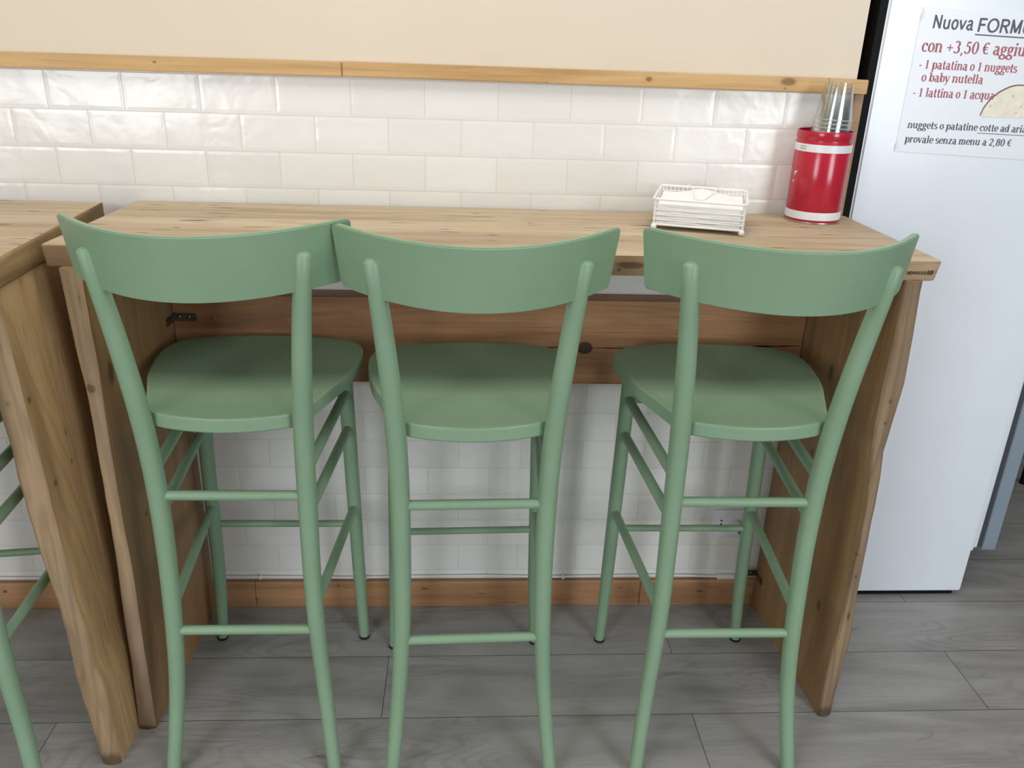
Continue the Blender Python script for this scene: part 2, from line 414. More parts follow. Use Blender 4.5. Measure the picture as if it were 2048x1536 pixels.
# back wall: cream paint above, glazed tiles below (front face at y = 0), ends at x = 1.523
WE = 1.523
bm = bmesh.new()
box(bm, -3.2, 1.505, 0.004, 0.5, 1.316, 2.9)
for f in bm.faces: f.material_index = 1
n0 = len(bm.faces)
box(bm, -3.2, 1.503, 0.0, 0.5, 0.0, 1.316)
tag(obj('wall_back', bm, [M_tile, M_paint]), kind='structure')
tag(obj('wall_left', boxm(-3.25, -3.2, -5.0, 0.5, 0, 2.9), M_paint), kind='structure')
tag(obj('wall_far', boxm(1.505, 5.0, 1.5, 1.56, 0, 2.9), M_dark), kind='structure')

# pine rail above the tiles (three lengths), corner batten, skirting board (three lengths)
def trim_piece(name, x0, x1, z0, z1, z0b, z1b, y0, mat):
    bm = bmesh.new(); vs = box(bm, x0, x1, y0, 0.0, 0, 1)
    for v in vs:
        t = (v.co.x - x0) / (x1 - x0)
        v.co.z = (z0 + (z0b - z0) * t) if v.co.z < 0.5 else (z1 + (z1b - z1) * t)
    bmesh.ops.bevel(bm, geom=bm.edges[:], offset=0.0015, segments=2, affect='EDGES')
    return tag(obj(name, bm, mat), kind='structure')
trim_piece('trim_1', -1.9, 0.4338, 1.297, 1.327, 1.302, 1.3295, -0.016, M_trim)
trim_piece('trim_2', 0.4352, 1.4375, 1.3025, 1.3305, 1.2985, 1.3275, -0.016, M_trim)
trim_piece('trim_3', 1.4385, 1.5235, 1.2985, 1.3275, 1.298, 1.3265, -0.015, M_trim)
tag(obj('trim_4', boxm(1.503, 1.524, -0.004, 0.03, 0.0, 1.298, 0.0015), M_trimz), kind='structure')
for i, (a, b) in enumerate(((-3.19, 0.1558), (0.1566, 1.155), (1.156, 1.503))):
    tag(obj('baseboard_back' if i == 0 else 'baseboard_back.%03d' % i, boxm(a, b, -0.016, 0.0, 0.0, 0.078, 0.002), M_base), kind='structure')

# ------------------------------------------------------------------ bar stools
RX = [0.1600, 0.14357, 0.13324, 0.13129, 0.13445, 0.14587, 0.16627]
RY = [-0.2180, -0.18022, -0.16949, -0.16115, -0.16731, -0.1906, -0.2215]
KR = [0, .18, .36, .54, .72, .9, 1.1]
FX = [0.17268, 0.16763, 0.16126, 0.15317]; FY = [0.2, 0.20638, 0.20397, 0.20477]; KF = [0, .12, .4, .75]
ZTOP = 1.0737
SZT, SZB = 0.774, 0.7465
BZT, BZB, BXT, BXB, BYT, BYB, BK = 1.11118, 1.00725, 0.2313, 0.21886, -0.30824, -0.28542, 3.02565
RR_TAB = [(0, .0135), (.1, .0143), (.25, .0155), (.4, .0166), (.6, .0178), (.76, .0180), (.9, .0168), (1.0, .0154), (1.05, .0142), (1.0737, .0135)]
FR_TAB = [(0, .0120), (.07, .0134), (.2, .0152), (.4, .0160), (.75, .0164)]
def rear(z, s=1): return Vector((s * spline(KR, RX, z), spline(KR, RY, z), z))
def front(z, s=1): return Vector((s * spline(KF, FX, z), spline(KF, FY, z), z))

def seat_mesh():
    half = [(0.0, -0.190), (.06, -.183), (.115, -.165), (.138, -.14), (.150, -.105), (.168, -.05), (.187, .01), (.199, .08), (.203, .125), (.2005, .163), (.187, .196), (.159, .2185), (.105, .235), (.05, .2415), (0, .243)]
    # smooth resample (Catmull-Rom) of the closed outline
    pts = [Vector((x, y)) for x, y in half] + [Vector((-x, y)) for x, y in half[-2:0:-1]]
    N = len(pts); out = []
    for i in range(N):
        p0, p1, p2, p3 = pts[i - 1], pts[i], pts[(i + 1) % N], pts[(i + 2) % N]
        for j in range(4):
            t = j / 4
            out.append(0.5 * ((2 * p1) + (p2 - p0) * t + (2 * p0 - 5 * p1 + 4 * p2 - p3) * t * t + (3 * p1 - p0 - 3 * p2 + p3) * t ** 3))
    c = Vector((0, 0.02)); bm = bmesh.new()
    def ring(sc, inset, zf):
        r = []
        for p in out:
            d = p - c; L = d.length
            q = c + d * sc * (1 - inset / L)
            r.append(bm.verts.new((q.x, q.y, zf(q, sc))))
        return r
    def dish(q, sc):
        d = Vector((q.x / 0.2, (q.y - 0.03) / 0.22)).length
        return SZT - 0.006 * max(0.0, 1 - d * d) ** 1.0
    rings = []
    for sc in (0.15, 0.35, 0.55, 0.72, 0.86, 0.95): rings.append(ring(sc, 0, dish))
    rings.append(ring(1, 0.0060, lambda q, s: SZT - 0.0001))
    rings.append(ring(1, 0.0022, lambda q, s: SZT - 0.0001))
    rings.append(ring(1, 0.0006, lambda q, s: SZT - 0.0006))
    rings.append(ring(1, 0.0, lambda q, s: SZT - 0.0022))
    rings.append(ring(1, 0.0, lambda q, s: SZT - 0.006))
    rings.append(ring(1, 0.0, lambda q, s: SZB + 0.003))
    rings.append(ring(1, 0.003, lambda q, s: SZB))
    n = len(out)
    for A, B in zip(rings, rings[1:]):
        for k in range(n): bm.faces.new((A[k], A[(k + 1) % n], B[(k + 1) % n], B[k]))
    bm.faces.new(rings[0]); bm.faces.new(rings[-1][::-1])
    return bm

def backrest_mesh(th=0.0125):
    """bent plywood panel, rear face on y = yc + k x^2"""
    nx, nz = 48, 14
    bm = bmesh.new()
    cor_t, cor_b = 0.009, 0.009
    def P(i, j, off):
        u = -1 + 2 * i / nx; v = j / nz
        z = BZB + (BZT - BZB) * v
        X = BXB + (BXT - BXB) * v
        # rounded corners
        dz_t, dz_b = BZT - z, z - BZB
        if dz_t < cor_t: X -= cor_t - math.sqrt(max(0, cor_t ** 2 - (cor_t - dz_t) ** 2))
        if dz_b < cor_b: X -= 0.55 * (cor_b - math.sqrt(max(0, cor_b ** 2 - (cor_b - dz_b) ** 2)))
        x = X * u
        yc = BYB + (BYT - BYB) * v
        nrm = Vector((-2 * BK * x, 1.0)); nrm.normalize()
        y = yc + BK * x * x
        return Vector((x + off * nrm.x, y + off * nrm.y, z))
    vs_z = [0, .012, .03, .06, .1, .16, .25, .4, .55, .7, .82, .9, .95, .98, 1.0]
    g = {}
    for s, off in ((0, 0.0), (1, th)):
        for i in range(nx + 1):
            for j, v in enumerate(vs_z):
                g[s, i, j] = bm.verts.new(P(i, v * nz, off))
    J = len(vs_z) - 1
    for i in range(nx):
        for j in range(J):
            bm.faces.new((g[0, i, j], g[0, i + 1, j], g[0, i + 1, j + 1], g[0, i, j + 1]))
            bm.faces.new((g[1, i, j], g[1, i, j + 1], g[1, i + 1, j + 1], g[1, i + 1, j]))
    for i in range(nx):
        bm.faces.new((g[0, i, 0], g[1, i, 0], g[1, i + 1, 0], g[0, i + 1, 0]))
        bm.faces.new((g[0, i, J], g[0, i + 1, J], g[1, i + 1, J], g[1, i, J]))
    for j in range(J):
        bm.faces.new((g[0, 0, j], g[0, 0, j + 1], g[1, 0, j + 1], g[1, 0, j]))
        bm.faces.new((g[0, nx, j], g[1, nx, j], g[1, nx, j + 1], g[0, nx, j + 1]))
    bmesh.ops.recalc_face_normals(bm, faces=bm.faces[:])
    es = [e for e in bm.edges if len(e.link_faces) == 2 and e.calc_face_angle(0) > R(50)]
    bmesh.ops.bevel(bm, geom=es, offset=0.0022, segments=3, affect='EDGES')
    return bm

def rear_leg(s):
    zs = [i * ZTOP / 46 for i in range(45)]
    pts = [rear(z, s) for z in zs]; rad = [lerp_table(RR_TAB, z) for z in zs]
    top = pts[-1]; d = (pts[-1] - pts[-2]).normalized(); r = rad[-1]
    L = (ZTOP - top.z) / d.z
    for a in (0.25, 0.5, 0.7, 0.86, 0.96, 1.0):
        pts.append(top + d * (L - r * 0.75 + r * 0.75 * math.sin(a * math.pi / 2))); rad.append(max(0.0006, r * math.cos(a * math.pi / 2) ** 0.8))
    return tubem(pts, rad, 20)
def front_leg(s):
    zs = [0.004 + i * (SZB + 0.01 - 0.004) / 30 for i in range(31)]
    return tubem([front(z, s) for z in zs], [lerp_table(FR_TAB, z) for z in zs], 18)

def make_stool():
    t = thing('bar_stool', '', 'stool')
    obj('seat', seat_mesh(), M_green, t, True)
    obj('backrest', backrest_mesh(), M_green, t, True)
    for s in (-1, 1):
        l = obj('leg', rear_leg(s), M_green, t, True)
        p = rear(0.0, s)
        obj('foot_glide', tubem([p + Vector((0, 0, 0.0)), p + Vector((0, 0, 0.005))], 0.0145, 18), M_glide, l)
        l = obj('leg', front_leg(s), M_green, t, True)
        p = front(0.0, s)
        obj('foot_glide', tubem([p + Vector((0, -0.001, 0.0)), p + Vector((0, -0.001, 0.005))], 0.0132, 18), M_glide, l)
    rs = 0.0094
    for z, fn, r in ((0.6102, rear, 0.0094), (0.3207, rear, 0.0092), (0.3223, front, 0.0080), (0.655, front, 0.0085)):
        obj('stretcher', tubem([fn(z, -1), fn(z, 1)], r, 14), M_green, t, True)
    for z, r in ((0.3696, 0.0098), (0.5736, 0.0102), (0.6589, 0.0102)):
        for s in (-1, 1):
            obj('stretcher', tubem([front(z, s), rear(z, s)], r, 14), M_green, t, True)
    return t

def copy_tree(o, parent=None):
    c = o.copy(); COL.objects.link(c); c.parent = parent
    for ch in list(o.children): copy_tree(ch, c)
    return c

stool = make_stool()
STOOLS = [
    ((0.27298, -0.33208), -0.00129, 'green wooden bar stool at left end of counter, backrest corner tucked behind the middle stool'),
    ((0.70074, -0.36285), 0.03247, 'green wooden bar stool in the middle, its backrest overlapping the stool to its left'),
    ((1.20175, -0.35348), -0.00423, 'green wooden bar stool in front of the napkin basket, nearest the white fridge'),
    ((-0.280, -0.450), 0.123, 'green bar stool under the neighbouring counter, mostly cut off by the left picture edge'),
]
for i, ((x, y), a, lab) in enumerate(STOOLS):
    o = stool if i == 0 else copy_tree(stool)
    o.location = (x, y, 0); o.rotation_euler = (0, 0, a)
    tag(o, lab, 'stool', 'green bar stools at the counters')

# ------------------------------------------------------------------ bar counters
def live_slab(prof, rnd=0.004, nz=44, seed=0.0, amp=0.004, z0=0.0, z1=1.0):
    """upright plank; prof(z) -> (x_out, x_in, y_front, y_back) of the section; wavy live front edge"""
    bm = bmesh.new(); rings = []
    for i in range(nz + 1):
        z = z0 + (z1 - z0) * i / nz
        xo, xi, yfo, yfi, xob, xib, yb = prof(z)
        w1 = amp * mnoise.noise(Vector((seed, z * 7, 0.3))) + amp * 0.5 * mnoise.noise(Vector((seed, z * 22, 1.3)))
        w2 = amp * mnoise.noise(Vector((seed + 9, z * 6, 0.3))) + amp * 0.6 * mnoise.noise(Vector((seed + 9, z * 25, 1.3)))
        c = rnd
        ring = [(xo, yfo + c + w1), (xo + (xi - xo) * .14, yfo + c * .25 + w1), (xo + (xi - xo) * .5, (yfo + yfi) / 2 + (w1 + w2) * .5 - 0.001), (xi - (xi - xo) * .14, yfi + c * .25 + w2), (xi, yfi + c + w2),
                (xi + (xib - xi) * .5, (yfi + yb) / 2), (xib, yb), (xob, yb), (xo + (xob - xo) * .5, (yfo + yb) / 2)]
        rings.append([bm.verts.new((a, b, z)) for a, b in ring])
    n = len(rings[0])
    for A, B in zip(rings, rings[1:]):
        for k in range(n):
            f = bm.faces.new((A[k], A[(k + 1) % n], B[(k + 1) % n], B[k]))
            f.material_index = 1 if k < 4 else 0
    bm.faces.new(rings[0][::-1]); bm.faces.new(rings[-1])
    return bm

def top_slab(xl, xr, xl2, xr2, yf, yb, zt, th, seed, nx=90, dl=0.0, dr=0.0, amp=0.002, und=0.006):
    """horizontal plank with softened, slightly wavy edges; left/right ends slant from front (xl,xr) to back (xl2,xr2)"""
    bm = bmesh.new(); rings = []
    yfn = yf
    sec = [(0, -th + .006), (.0015, -th + .0018), (.007, -th), (.5, -th), (.993, -th), (1.0, -th + .006), (1.0, -.006), (.993, -.0008), (.75, 0), (.5, 0), (.25, 0), (.02, -.0006), (.0045, -.0025), (0, -.008)]
    steps = [(0.0, .0075), (.0008, .0038), (.0028, .0012), (.0065, 0.0)]
    Lx = xr - xl
    prof = [(x / Lx, d) for x, d in steps] + [(i / nx, 0.0) for i in range(1, nx)] + [(1 - x / Lx, d) for x, d in steps[::-1]]
    for t, ins in prof:
        ww = amp * mnoise.noise(Vector((seed, t * 9, 2.0))) + amp * .5 * mnoise.noise(Vector((seed, t * 31, 5.0)))
        wb = und * 0.5 * mnoise.noise(Vector((seed + 4, t * 7, 2.0)))
        ring = []
        for (f, dz) in sec:
            y = yfn + (yb - yfn) * f + (ww if f < .3 else (wb if f > .7 else 0))
            a = xl + (xl2 - xl) * f; b = xr + (xr2 - xr) * f
            low = -dz / th
            a2 = a + dl * low; b2 = b - dr * low
            y = max(yfn + ww + ins, min(yb + wb - ins, y)) if ins else y
            ring.append(bm.verts.new((a2 + (b2 - a2) * t, y, zt + max(-th + ins, min(-ins, dz)))))
        rings.append(ring)
    n = len(sec)
    for A, B in zip(rings, rings[1:]):
        for k in range(n): bm.faces.new((A[k], A[(k + 1) % n], B[(k + 1) % n], B[k]))
    bm.faces.new(rings[0][::-1]); bm.faces.new(rings[-1])
    bmesh.ops.recalc_face_normals(bm, faces=bm.faces[:])
    for f in bm.faces:
        if abs(f.normal.x) > .7: f.material_index = 1
        elif f.normal.y < -.75: f.material_index = 2
    return bm

HT = 1.0431
counter = thing('bar_counter', 'long reclaimed pine bar counter on plank sides, with three green stools pushed in', 'counter')
TH = 0.0385
top = obj('tabletop', top_slab(-0.0263, 1.5362, -0.0086, 1.5299, -0.4096, -0.006, HT, TH, 1.0, dl=0.004, dr=0.007), [M_top, M_endgrain, M_topfront], counter, True)
zt = HT - TH + 0.0008
# left plank side
def prof_l(z):
    t = z / 1.0
    xo = lerp_table([(0, .0010), (.17, .0085), (.27, .0105), (.5, .0165), (.77, .0160), (.87, .0105), (1.01, .0055)], z)
    xi = lerp_table([(0, .0375), (.14, .0392), (.35, .0415), (.67, .041), (.78, .043), (1.01, .0412)], z)
    return (xo, xi, -.427, -.4275, .014, .054, -.018)
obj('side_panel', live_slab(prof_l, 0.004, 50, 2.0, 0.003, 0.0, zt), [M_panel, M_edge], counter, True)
def prof_r(z):
    xi = lerp_table([(0, 1.4855), (.18, 1.489), (.37, 1.4905), (.55, 1.4885), (.72, 1.4725), (.87, 1.4735), (1.01, 1.474)], z)
    xo = lerp_table([(0, 1.5165), (.2, 1.5225), (.4, 1.514), (.55, 1.5115), (.665, 1.504), (.81, 1.514), (1.0, 1.505)], z)
    return (xo, xi, -.417, -.4185, 1.497, 1.459, -.018)
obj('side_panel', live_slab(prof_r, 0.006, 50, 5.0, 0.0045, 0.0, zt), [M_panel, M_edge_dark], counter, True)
bm = boxm(0.0535, 1.4595, -0.060, -0.006, 0.653, 0.853, 0.003)
apron = obj('apron', bm, M_apron, counter, True)
# knot and long split on the apron face
kn = bmesh.new()
bmesh.ops.create_uvsphere(kn, u_segments=20, v_segments=10, radius=1.0)
bmesh.ops.scale(kn, vec=(0.0185, 0.0012, 0.0145), verts=kn.verts[:])
obj('knot', kn, plain('dark_knot', srgb(78, 56, 42), 0.6, 0, 0.3, 0.25, 120), apron, True, (0.958, -0.0598, 0.742))
cr = bmesh.new()
def crack(pts, w):
    vs = []
    for i, (x, z) in enumerate(pts):
        ww = w * (0.35 + 0.65 * math.sin(math.pi * (i + .5) / len(pts))) * (0.7 + 0.6 * random.random())
        vs.append((cr.verts.new((x, -0.0604, z - ww)), cr.verts.new((x, -0.0604, z + ww))))
    for a, b in zip(vs, vs[1:]): cr.faces.new((a[0], b[0], b[1], a[1]))
crack([(0.976 + .48 * i / 24, 0.7415 + .0115 * i / 24 + .0016 * mnoise.noise(Vector((i * .6, 0, 0)))) for i in range(25)], 0.0016)
crack([(0.60 + .34 * i / 18, 0.7335 + .0125 * (i / 18) ** 2 + .0012 * mnoise.noise(Vector((i * .6, 4, 0)))) for i in range(19)], 0.0014)
bmesh.ops.solidify(cr, geom=cr.faces[:], thickness=0.0004)
obj('split', cr, plain('split_dark', srgb(52, 36, 26), 0.8), apron)

# steel corner brackets
def bracket(x, y, z, sgn=1):
    bm = bmesh.new()
    box(bm, x, x + sgn * 0.052 if sgn > 0 else x, y - 0.003, y, z - .009, z + .009, 0) if sgn > 0 else box(bm, x - 0.052, x, y - 0.003, y, z - .009, z + .009, 0)
    if sgn > 0: box(bm, x - .001, x + .002, y - .040, y, z - .012, z + .006)
    else: box(bm, x - .002, x + .001, y - .040, y, z - .012, z + .006)
    bmesh.ops.bevel(bm, geom=bm.edges[:], offset=0.0012, segments=2, affect='EDGES')
    for dx in (.016, .036):
        v = bmesh.ops.create_uvsphere(bm, u_segments=10, v_segments=6, radius=.0042)['verts']
        bmesh.ops.scale(bm, vec=(1, .5, 1), verts=v); bmesh.ops.translate(bm, vec=(x + sgn * dx, y - .0035, z + .001), verts=v)
    return bm
obj('bracket', bracket(0.0525, -0.0602, 0.803), M_metal, counter, True)
obj('bracket', bracket(1.461, -0.019, 0.104, -1), M_metal, counter, True)

def text_mesh(body, size, depth=0.0004, shear=0.0, offset=0.0, width=None, spacing=1.0):
    cu = bpy.data.curves.new('t', 'FONT'); cu.body = body; cu.size = size; cu.extrude = depth; cu.shear = shear; cu.offset = offset; cu.space_character = spacing
    o = bpy.data.objects.new('t', cu); COL.objects.link(o)
    dg = bpy.context.evaluated_depsgraph_get()
    me = bpy.data.meshes.new_from_object(o.evaluated_get(dg))
    bpy.data.objects.remove(o, do_unlink=True)
    bm = bmesh.new(); bm.from_mesh(me); bpy.data.meshes.remove(me)
    if width:
        x0 = min(v.co.x for v in bm.verts); x1 = max(v.co.x for v in bm.verts)
        for v in bm.verts: v.co.x = (v.co.x - x0) * width / (x1 - x0)
    # stand up, facing -y
    bmesh.ops.rotate(bm, matrix=Matrix.Rotation(math.pi / 2, 3, 'X'), verts=bm.verts[:])
    return bm
obj('burnt_mark', text_mesh('NEWWOOD', 0.0085, 0.0004, 0.0, 0.00012, 0.036), M_brand, top, False, (1.4745, -0.4102, HT - 0.0265))
obj('burnt_mark', text_mesh('&\u00ae', 0.0115, 0.0004, 0.0, 0.0002, 0.0115), M_brand, top, False, (1.5108, -0.4102, HT - 0.0265))

# ------------------------------------------------------------------ drawn letters for the notice (bold serif and plain sans)
def glyph_strokes(ch, serif):
    """returns (strokes, advance); a stroke is a list of (x, y, width); x-height = 1"""
    T = 0.25 if serif else 0.215
    t = 0.09 if serif else 0.20
    out = []
    def seg(*p, w=T): out.append([(x, y, w) for x, y in p])
    def arc(cx, cy, rx, ry, a0, a1, n=18):
        q = []
        for i in range(n + 1):
            a = R(a0 + (a1 - a0) * i / n)
            q.append((cx + rx * math.cos(a), cy + ry * math.sin(a), t + (T - t) * abs(math.cos(a)) ** 1.3))
        out.append(q)
    def sf(x, y, l=.2, r=.2):
        if serif: out.append([(x - l, y, .085), (x + r, y, .085)])
    def flag(x, y):
        if serif: out.append([(x - .22, y - .04, .10), (x, y - .02, .10)])
    def dot(x, y, r=.15): out.append([(x - r, y, 2 * r), (x + r, y, 2 * r)])
    adv = .98
    if ch == 'n':
        seg((.22, 0), (.22, 1)); arc(.5, .62, .29, .33, 180, 0); seg((.79, .64), (.79, 0)); sf(.22, .04); sf(.79, .04); flag(.22, .97); adv = 1.06
    elif ch == 'u':
        seg((.22, 1), (.22, .36)); arc(.5, .38, .28, .34, 180, 360); seg((.78, 1), (.78, 0)); flag(.22, .97); flag(.78, .97); sf(.85, .04, .05, .15); adv = 1.06
    elif ch == 'm':
        seg((.22, 0), (.22, 1)); arc(.46, .64, .25, .31, 180, 0); seg((.71, .64), (.71, 0)); arc(.96, .64, .25, .31, 180, 0); seg((1.21, .64), (1.21, 0))
        for x in (.22, .71, 1.21): sf(x, .04)
        flag(.22, .97); adv = 1.5
    elif ch == 'o': arc(.44, .5, .31, .47, 0, 360, 28); adv = .9
    elif ch == 'c': arc(.45, .5, .31, .47, 42, 318, 24); serif and dot(.64, .78, .11); adv = .82
    elif ch == 'e': arc(.44, .5, .31, .47, 0, 320, 26); seg((.16, .52), (.76, .52), w=.10 if serif else .17); adv = .84
    elif ch == 'a':
        seg((.64, .70), (.64, .16), (.74, .03), (.86, .06)); arc(.42, .70, .22, .27, 0, 160); arc(.38, .28, .23, .25, 60, 330, 20); seg((.45, .53), (.64, .62), w=.12 if serif else .17); adv = .92
    elif ch == 'g':
        arc(.42, .66, .24, .31, 0, 360, 24); arc(.43, -.20, .33, .23, 0, 360, 24); seg((.26, .38), (.18, .22), (.34, .10), (.62, .06), w=.14); seg((.62, .88), (.86, .92), w=.12); adv = .90
    elif ch == 'q': arc(.42, .5, .28, .47, 0, 360, 24); seg((.72, 1), (.72, -.42)); sf(.72, -.40); adv = .98
    elif ch == 'p': arc(.56, .5, .28, .47, 0, 360, 24); seg((.24, 1), (.24, -.42)); sf(.24, -.40); flag(.24, .97); adv = .98
    elif ch == 'b': arc(.56, .5, .28, .47, 0, 360, 24); seg((.24, 1.46), (.24, .02)); flag(.24, 1.43); adv = .98
    elif ch == 'd': arc(.42, .5, .28, .47, 0, 360, 24); seg((.74, 1.46), (.74, 0)); flag(.74, 1.43); sf(.82, .04, .04, .14); adv = 1.0
    elif ch == 'l': seg((.26, 1.46), (.26, 0)); sf(.26, .04); flag(.26, 1.43); adv = .54
    elif ch == 'i': seg((.26, 1), (.26, 0)); sf(.26, .04); flag(.26, .97); dot(.26, 1.32, .13); adv = .54
    elif ch == 't': seg((.30, 1.30), (.30, .22), (.40, .06), (.58, .10)); seg((.08, .94), (.56, .94), w=.11); adv = .66
    elif ch == 'r': seg((.22, 0), (.22, 1)); sf(.22, .04); flag(.22, .97); arc(.5, .62, .28, .33, 170, 70); dot(.60, .86, .11); adv = .76
    elif ch == 's':
        arc(.38, .73, .24, .23, 30, 270, 14); arc(.38, .26, .26, .24, 90, -150, 14); adv = .76
    elif ch == 'v': seg((.10, 1), (.44, .02)); seg((.78, 1), (.44, .02), w=max(t, .12)); sf(.12, .96, .14, .18); sf(.78, .96, .16, .14); adv = .90
    elif ch == 'y': seg((.10, 1), (.44, .05)); seg((.80, 1), (.40, -.22), (.24, -.40), (.10, -.36), w=max(t, .12)); sf(.12, .96, .14, .18); sf(.78, .96, .16, .14); adv = .90
    elif ch == 'z': seg((.12, .94), (.70, .94), w=.13); seg((.64, .92), (.16, .08)); seg((.10, .06), (.72, .06), w=.13); adv = .82
    elif ch == '0': arc(.47, .68, .32, .66, 0, 360, 28); adv = .96
    elif ch == '1': seg((.48, 1.34), (.48, 0)); sf(.48, .04, .24, .24); seg((.24, 1.18), (.48, 1.30), w=.12); adv = .96
    elif ch == '2': arc(.45, .96, .29, .37, 160, -30, 16); seg((.68, .78), (.16, .08), w=.17); seg((.12, .09), (.78, .09), w=.19); adv = .96
    elif ch == '3': arc(.42, 1.02, .27, .31, 150, -80, 16); arc(.40, .37, .33, .36, 85, -150, 18); adv = .96
    elif ch == '5': arc(.40, .44, .34, .42, 115, -150, 18); seg((.26, .82), (.32, 1.30), w=.13); seg((.28, 1.26), (.76, 1.26), w=.18); adv = .96
    elif ch == '8': arc(.47, 1.02, .26, .31, 0, 360, 24); arc(.47, .36, .31, .35, 0, 360, 24); adv = .96
    elif ch == '+': seg((.10, .58), (.86, .58), w=.12); seg((.48, .2), (.48, .96), w=.12); adv = .98
    elif ch == '-': seg((.08, .46), (.46, .46), w=.16); adv = .58
    elif ch == ',': seg((.22, .08), (.24, -.08), (.14, -.28), w=.17); adv = .46
    elif ch == '\u20ac': arc(.58, .68, .36, .62, 50, 310, 22); seg((.06, .80), (.72, .80), w=.09); seg((.06, .56), (.68, .56), w=.09); adv = 1.04
    elif ch == 'N': seg((.20, 0), (.20, 1.42)); seg((.20, 1.36), (.92, .06)); seg((.92, 0), (.92, 1.42)); adv = 1.16
    elif ch == 'F': seg((.22, 0), (.22, 1.42)); seg((.22, 1.32), (.92, 1.32)); seg((.22, .74), (.82, .74)); adv = 1.02
    elif ch == 'O': arc(.66, .71, .52, .64, 0, 360, 30); adv = 1.34
    elif ch == 'R': seg((.22, 0), (.22, 1.42)); seg((.22, 1.32), (.66, 1.32)); arc(.66, 1.02, .28, .30, 90, -90, 12); seg((.22, .70), (.68, .70)); seg((.60, .68), (.98, 0)); adv = 1.16
    elif ch == 'M': seg((.20, 0), (.20, 1.42)); seg((.20, 1.36), (.64, .10)); seg((.64, .10), (1.08, 1.36)); seg((1.08, 0), (1.08, 1.42)); adv = 1.32
    elif ch == 'U': seg((.20, 1.42), (.20, .5)); arc(.56, .48, .36, .42, 180, 360); seg((.92, .5), (.92, 1.42)); adv = 1.16
    elif ch == 'L': seg((.20, 0), (.20, 1.42)); seg((.20, .10), (.84, .10)); adv = .94
    elif ch == 'A': seg((.08, 0), (.56, 1.38)); seg((.56, 1.38), (1.04, 0)); seg((.26, .46), (.86, .46)); adv = 1.14
    else: adv = .44
    return out, adv

def drawn_text(body, serif, xh, width, y=0.0):
    bm = bmesh.new(); x = 0.0; quads = []; lift = 0
    for ch in body:
        st, adv = glyph_strokes(ch, serif)
        for pl in st:
            n = len(pl); L = []
            for i, (px, py, w) in enumerate(pl):
                a = pl[max(i - 1, 0)]; b = pl[min(i + 1, n - 1)]
                d = Vector((b[0] - a[0], b[1] - a[1]))
                if n > 4 and abs(pl[0][0] - pl[-1][0]) + abs(pl[0][1] - pl[-1][1]) < 1e-6 and i in (0, n - 1):
                    d = Vector((pl[1][0] - pl[-2][0], pl[1][1] - pl[-2][1]))
                d.normalize(); nn = Vector((-d.y, d.x)) * (w / 2)
                L.append(((px + nn.x + x, py + nn.y), (px - nn.x + x, py - nn.y)))
            for (a, b), (c, d) in zip(L, L[1:]):
                lift += 1; quads.append((a, b, d, c, y - 2.0e-5 * (lift % 12)))
        x += adv
    k = width / x
    for q in quads:
        bm.faces.new([bm.verts.new((px * k, q[4], py * xh)) for px, py in q[:4]])
    return bm

# neighbouring counter on the left
c2 = thing('bar_counter', 'second pine bar counter, cut off by the left edge, with leaning plank side', 'counter')
obj('tabletop', top_slab(-1.62, -0.0437, -1.60, -0.0682, -0.535, -0.03, HT, 0.05, 7.0, dl=0.01, dr=-0.0, amp=.004, und=.012), [M_top, M_endgrain, M_topfront], c2, True)
def prof_2(z):
    xo = lerp_table([(0, -.0376), (.09, -.0457), (.3, -.057), (.41, -.0614), (.47, -.0666), (.56, -.0728), (.64, -.0789), (.715, -.0829), (.78, -.0858), (1.0, -.098)], z)
    xi = lerp_table([(0, -.0005), (.0926, -.0055), (.188, -.0085), (.25, -.020), (.33, -.0215), (.4, -.0285), (.5, -.0315), (.567, -.0352), (.63, -.037), (.715, -.039), (.79, -.043), (1.0, -.057)], z)
    xb = -0.002 - 0.057 * z
    return (xo, xi, -.522, -.5205, xb - .04, xb, -.02)
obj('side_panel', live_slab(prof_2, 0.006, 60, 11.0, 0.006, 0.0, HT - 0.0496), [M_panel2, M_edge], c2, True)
def prof_3(z): return (-1.55, -1.51, -.52, -.52, -1.55, -1.51, -.02)
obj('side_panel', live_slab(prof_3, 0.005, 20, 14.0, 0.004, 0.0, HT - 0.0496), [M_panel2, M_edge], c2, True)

# ------------------------------------------------------------------ fridge with its paper notice
FY0 = 0.015
fr = thing('fridge', 'tall white fridge seen from the side, grey door edge, beside the end of the counter', 'fridge')
body = bmesh.new()
bf = body.faces.new([body.verts.new((x, FY0, z)) for x, z in ((1.550, .016), (2.056, .016), (2.056, .150), (2.063, .150), (2.063, 1.86), (1.550, 1.86))])
bx = bmesh.ops.extrude_face_region(body, geom=[bf])
bmesh.ops.translate(body, vec=(0, .60, 0), verts=[v for v in bx['geom'] if isinstance(v, bmesh.types.BMVert)])
bmesh.ops.bevel(body, geom=body.edges[:], offset=0.005, segments=5, affect='EDGES')
obj('cabinet_body', body, M_white, fr, True)
tr_ = boxm(2.0505, 2.0665, FY0 - .0012, FY0 + 0.602, 0.158, 1.858, 0.003, 2)
obj('edge_strip', tr_, M_white, fr, True)
obj('door_gasket', boxm(2.066, 2.0815, FY0 + 0.004, FY0 + 0.596, 0.156, 1.85), M_gasket, fr)
obj('door', boxm(2.081, 2.120, FY0 - 0.001, FY0 + 0.601, 0.150, 1.86, 0.003, 2), M_grey, fr, True)
obj('condenser_back', boxm(1.5335, 1.5503, FY0 + 0.004, FY0 + 0.59, 0.05, 1.855), M_black, fr)
obj('light_blocker', boxm(1.57, 2.04, FY0 + .012, FY0 + .58, 0.0, 0.0165), M_black, fr)  # black block added under the fridge to stop light and deepen its contact shadow

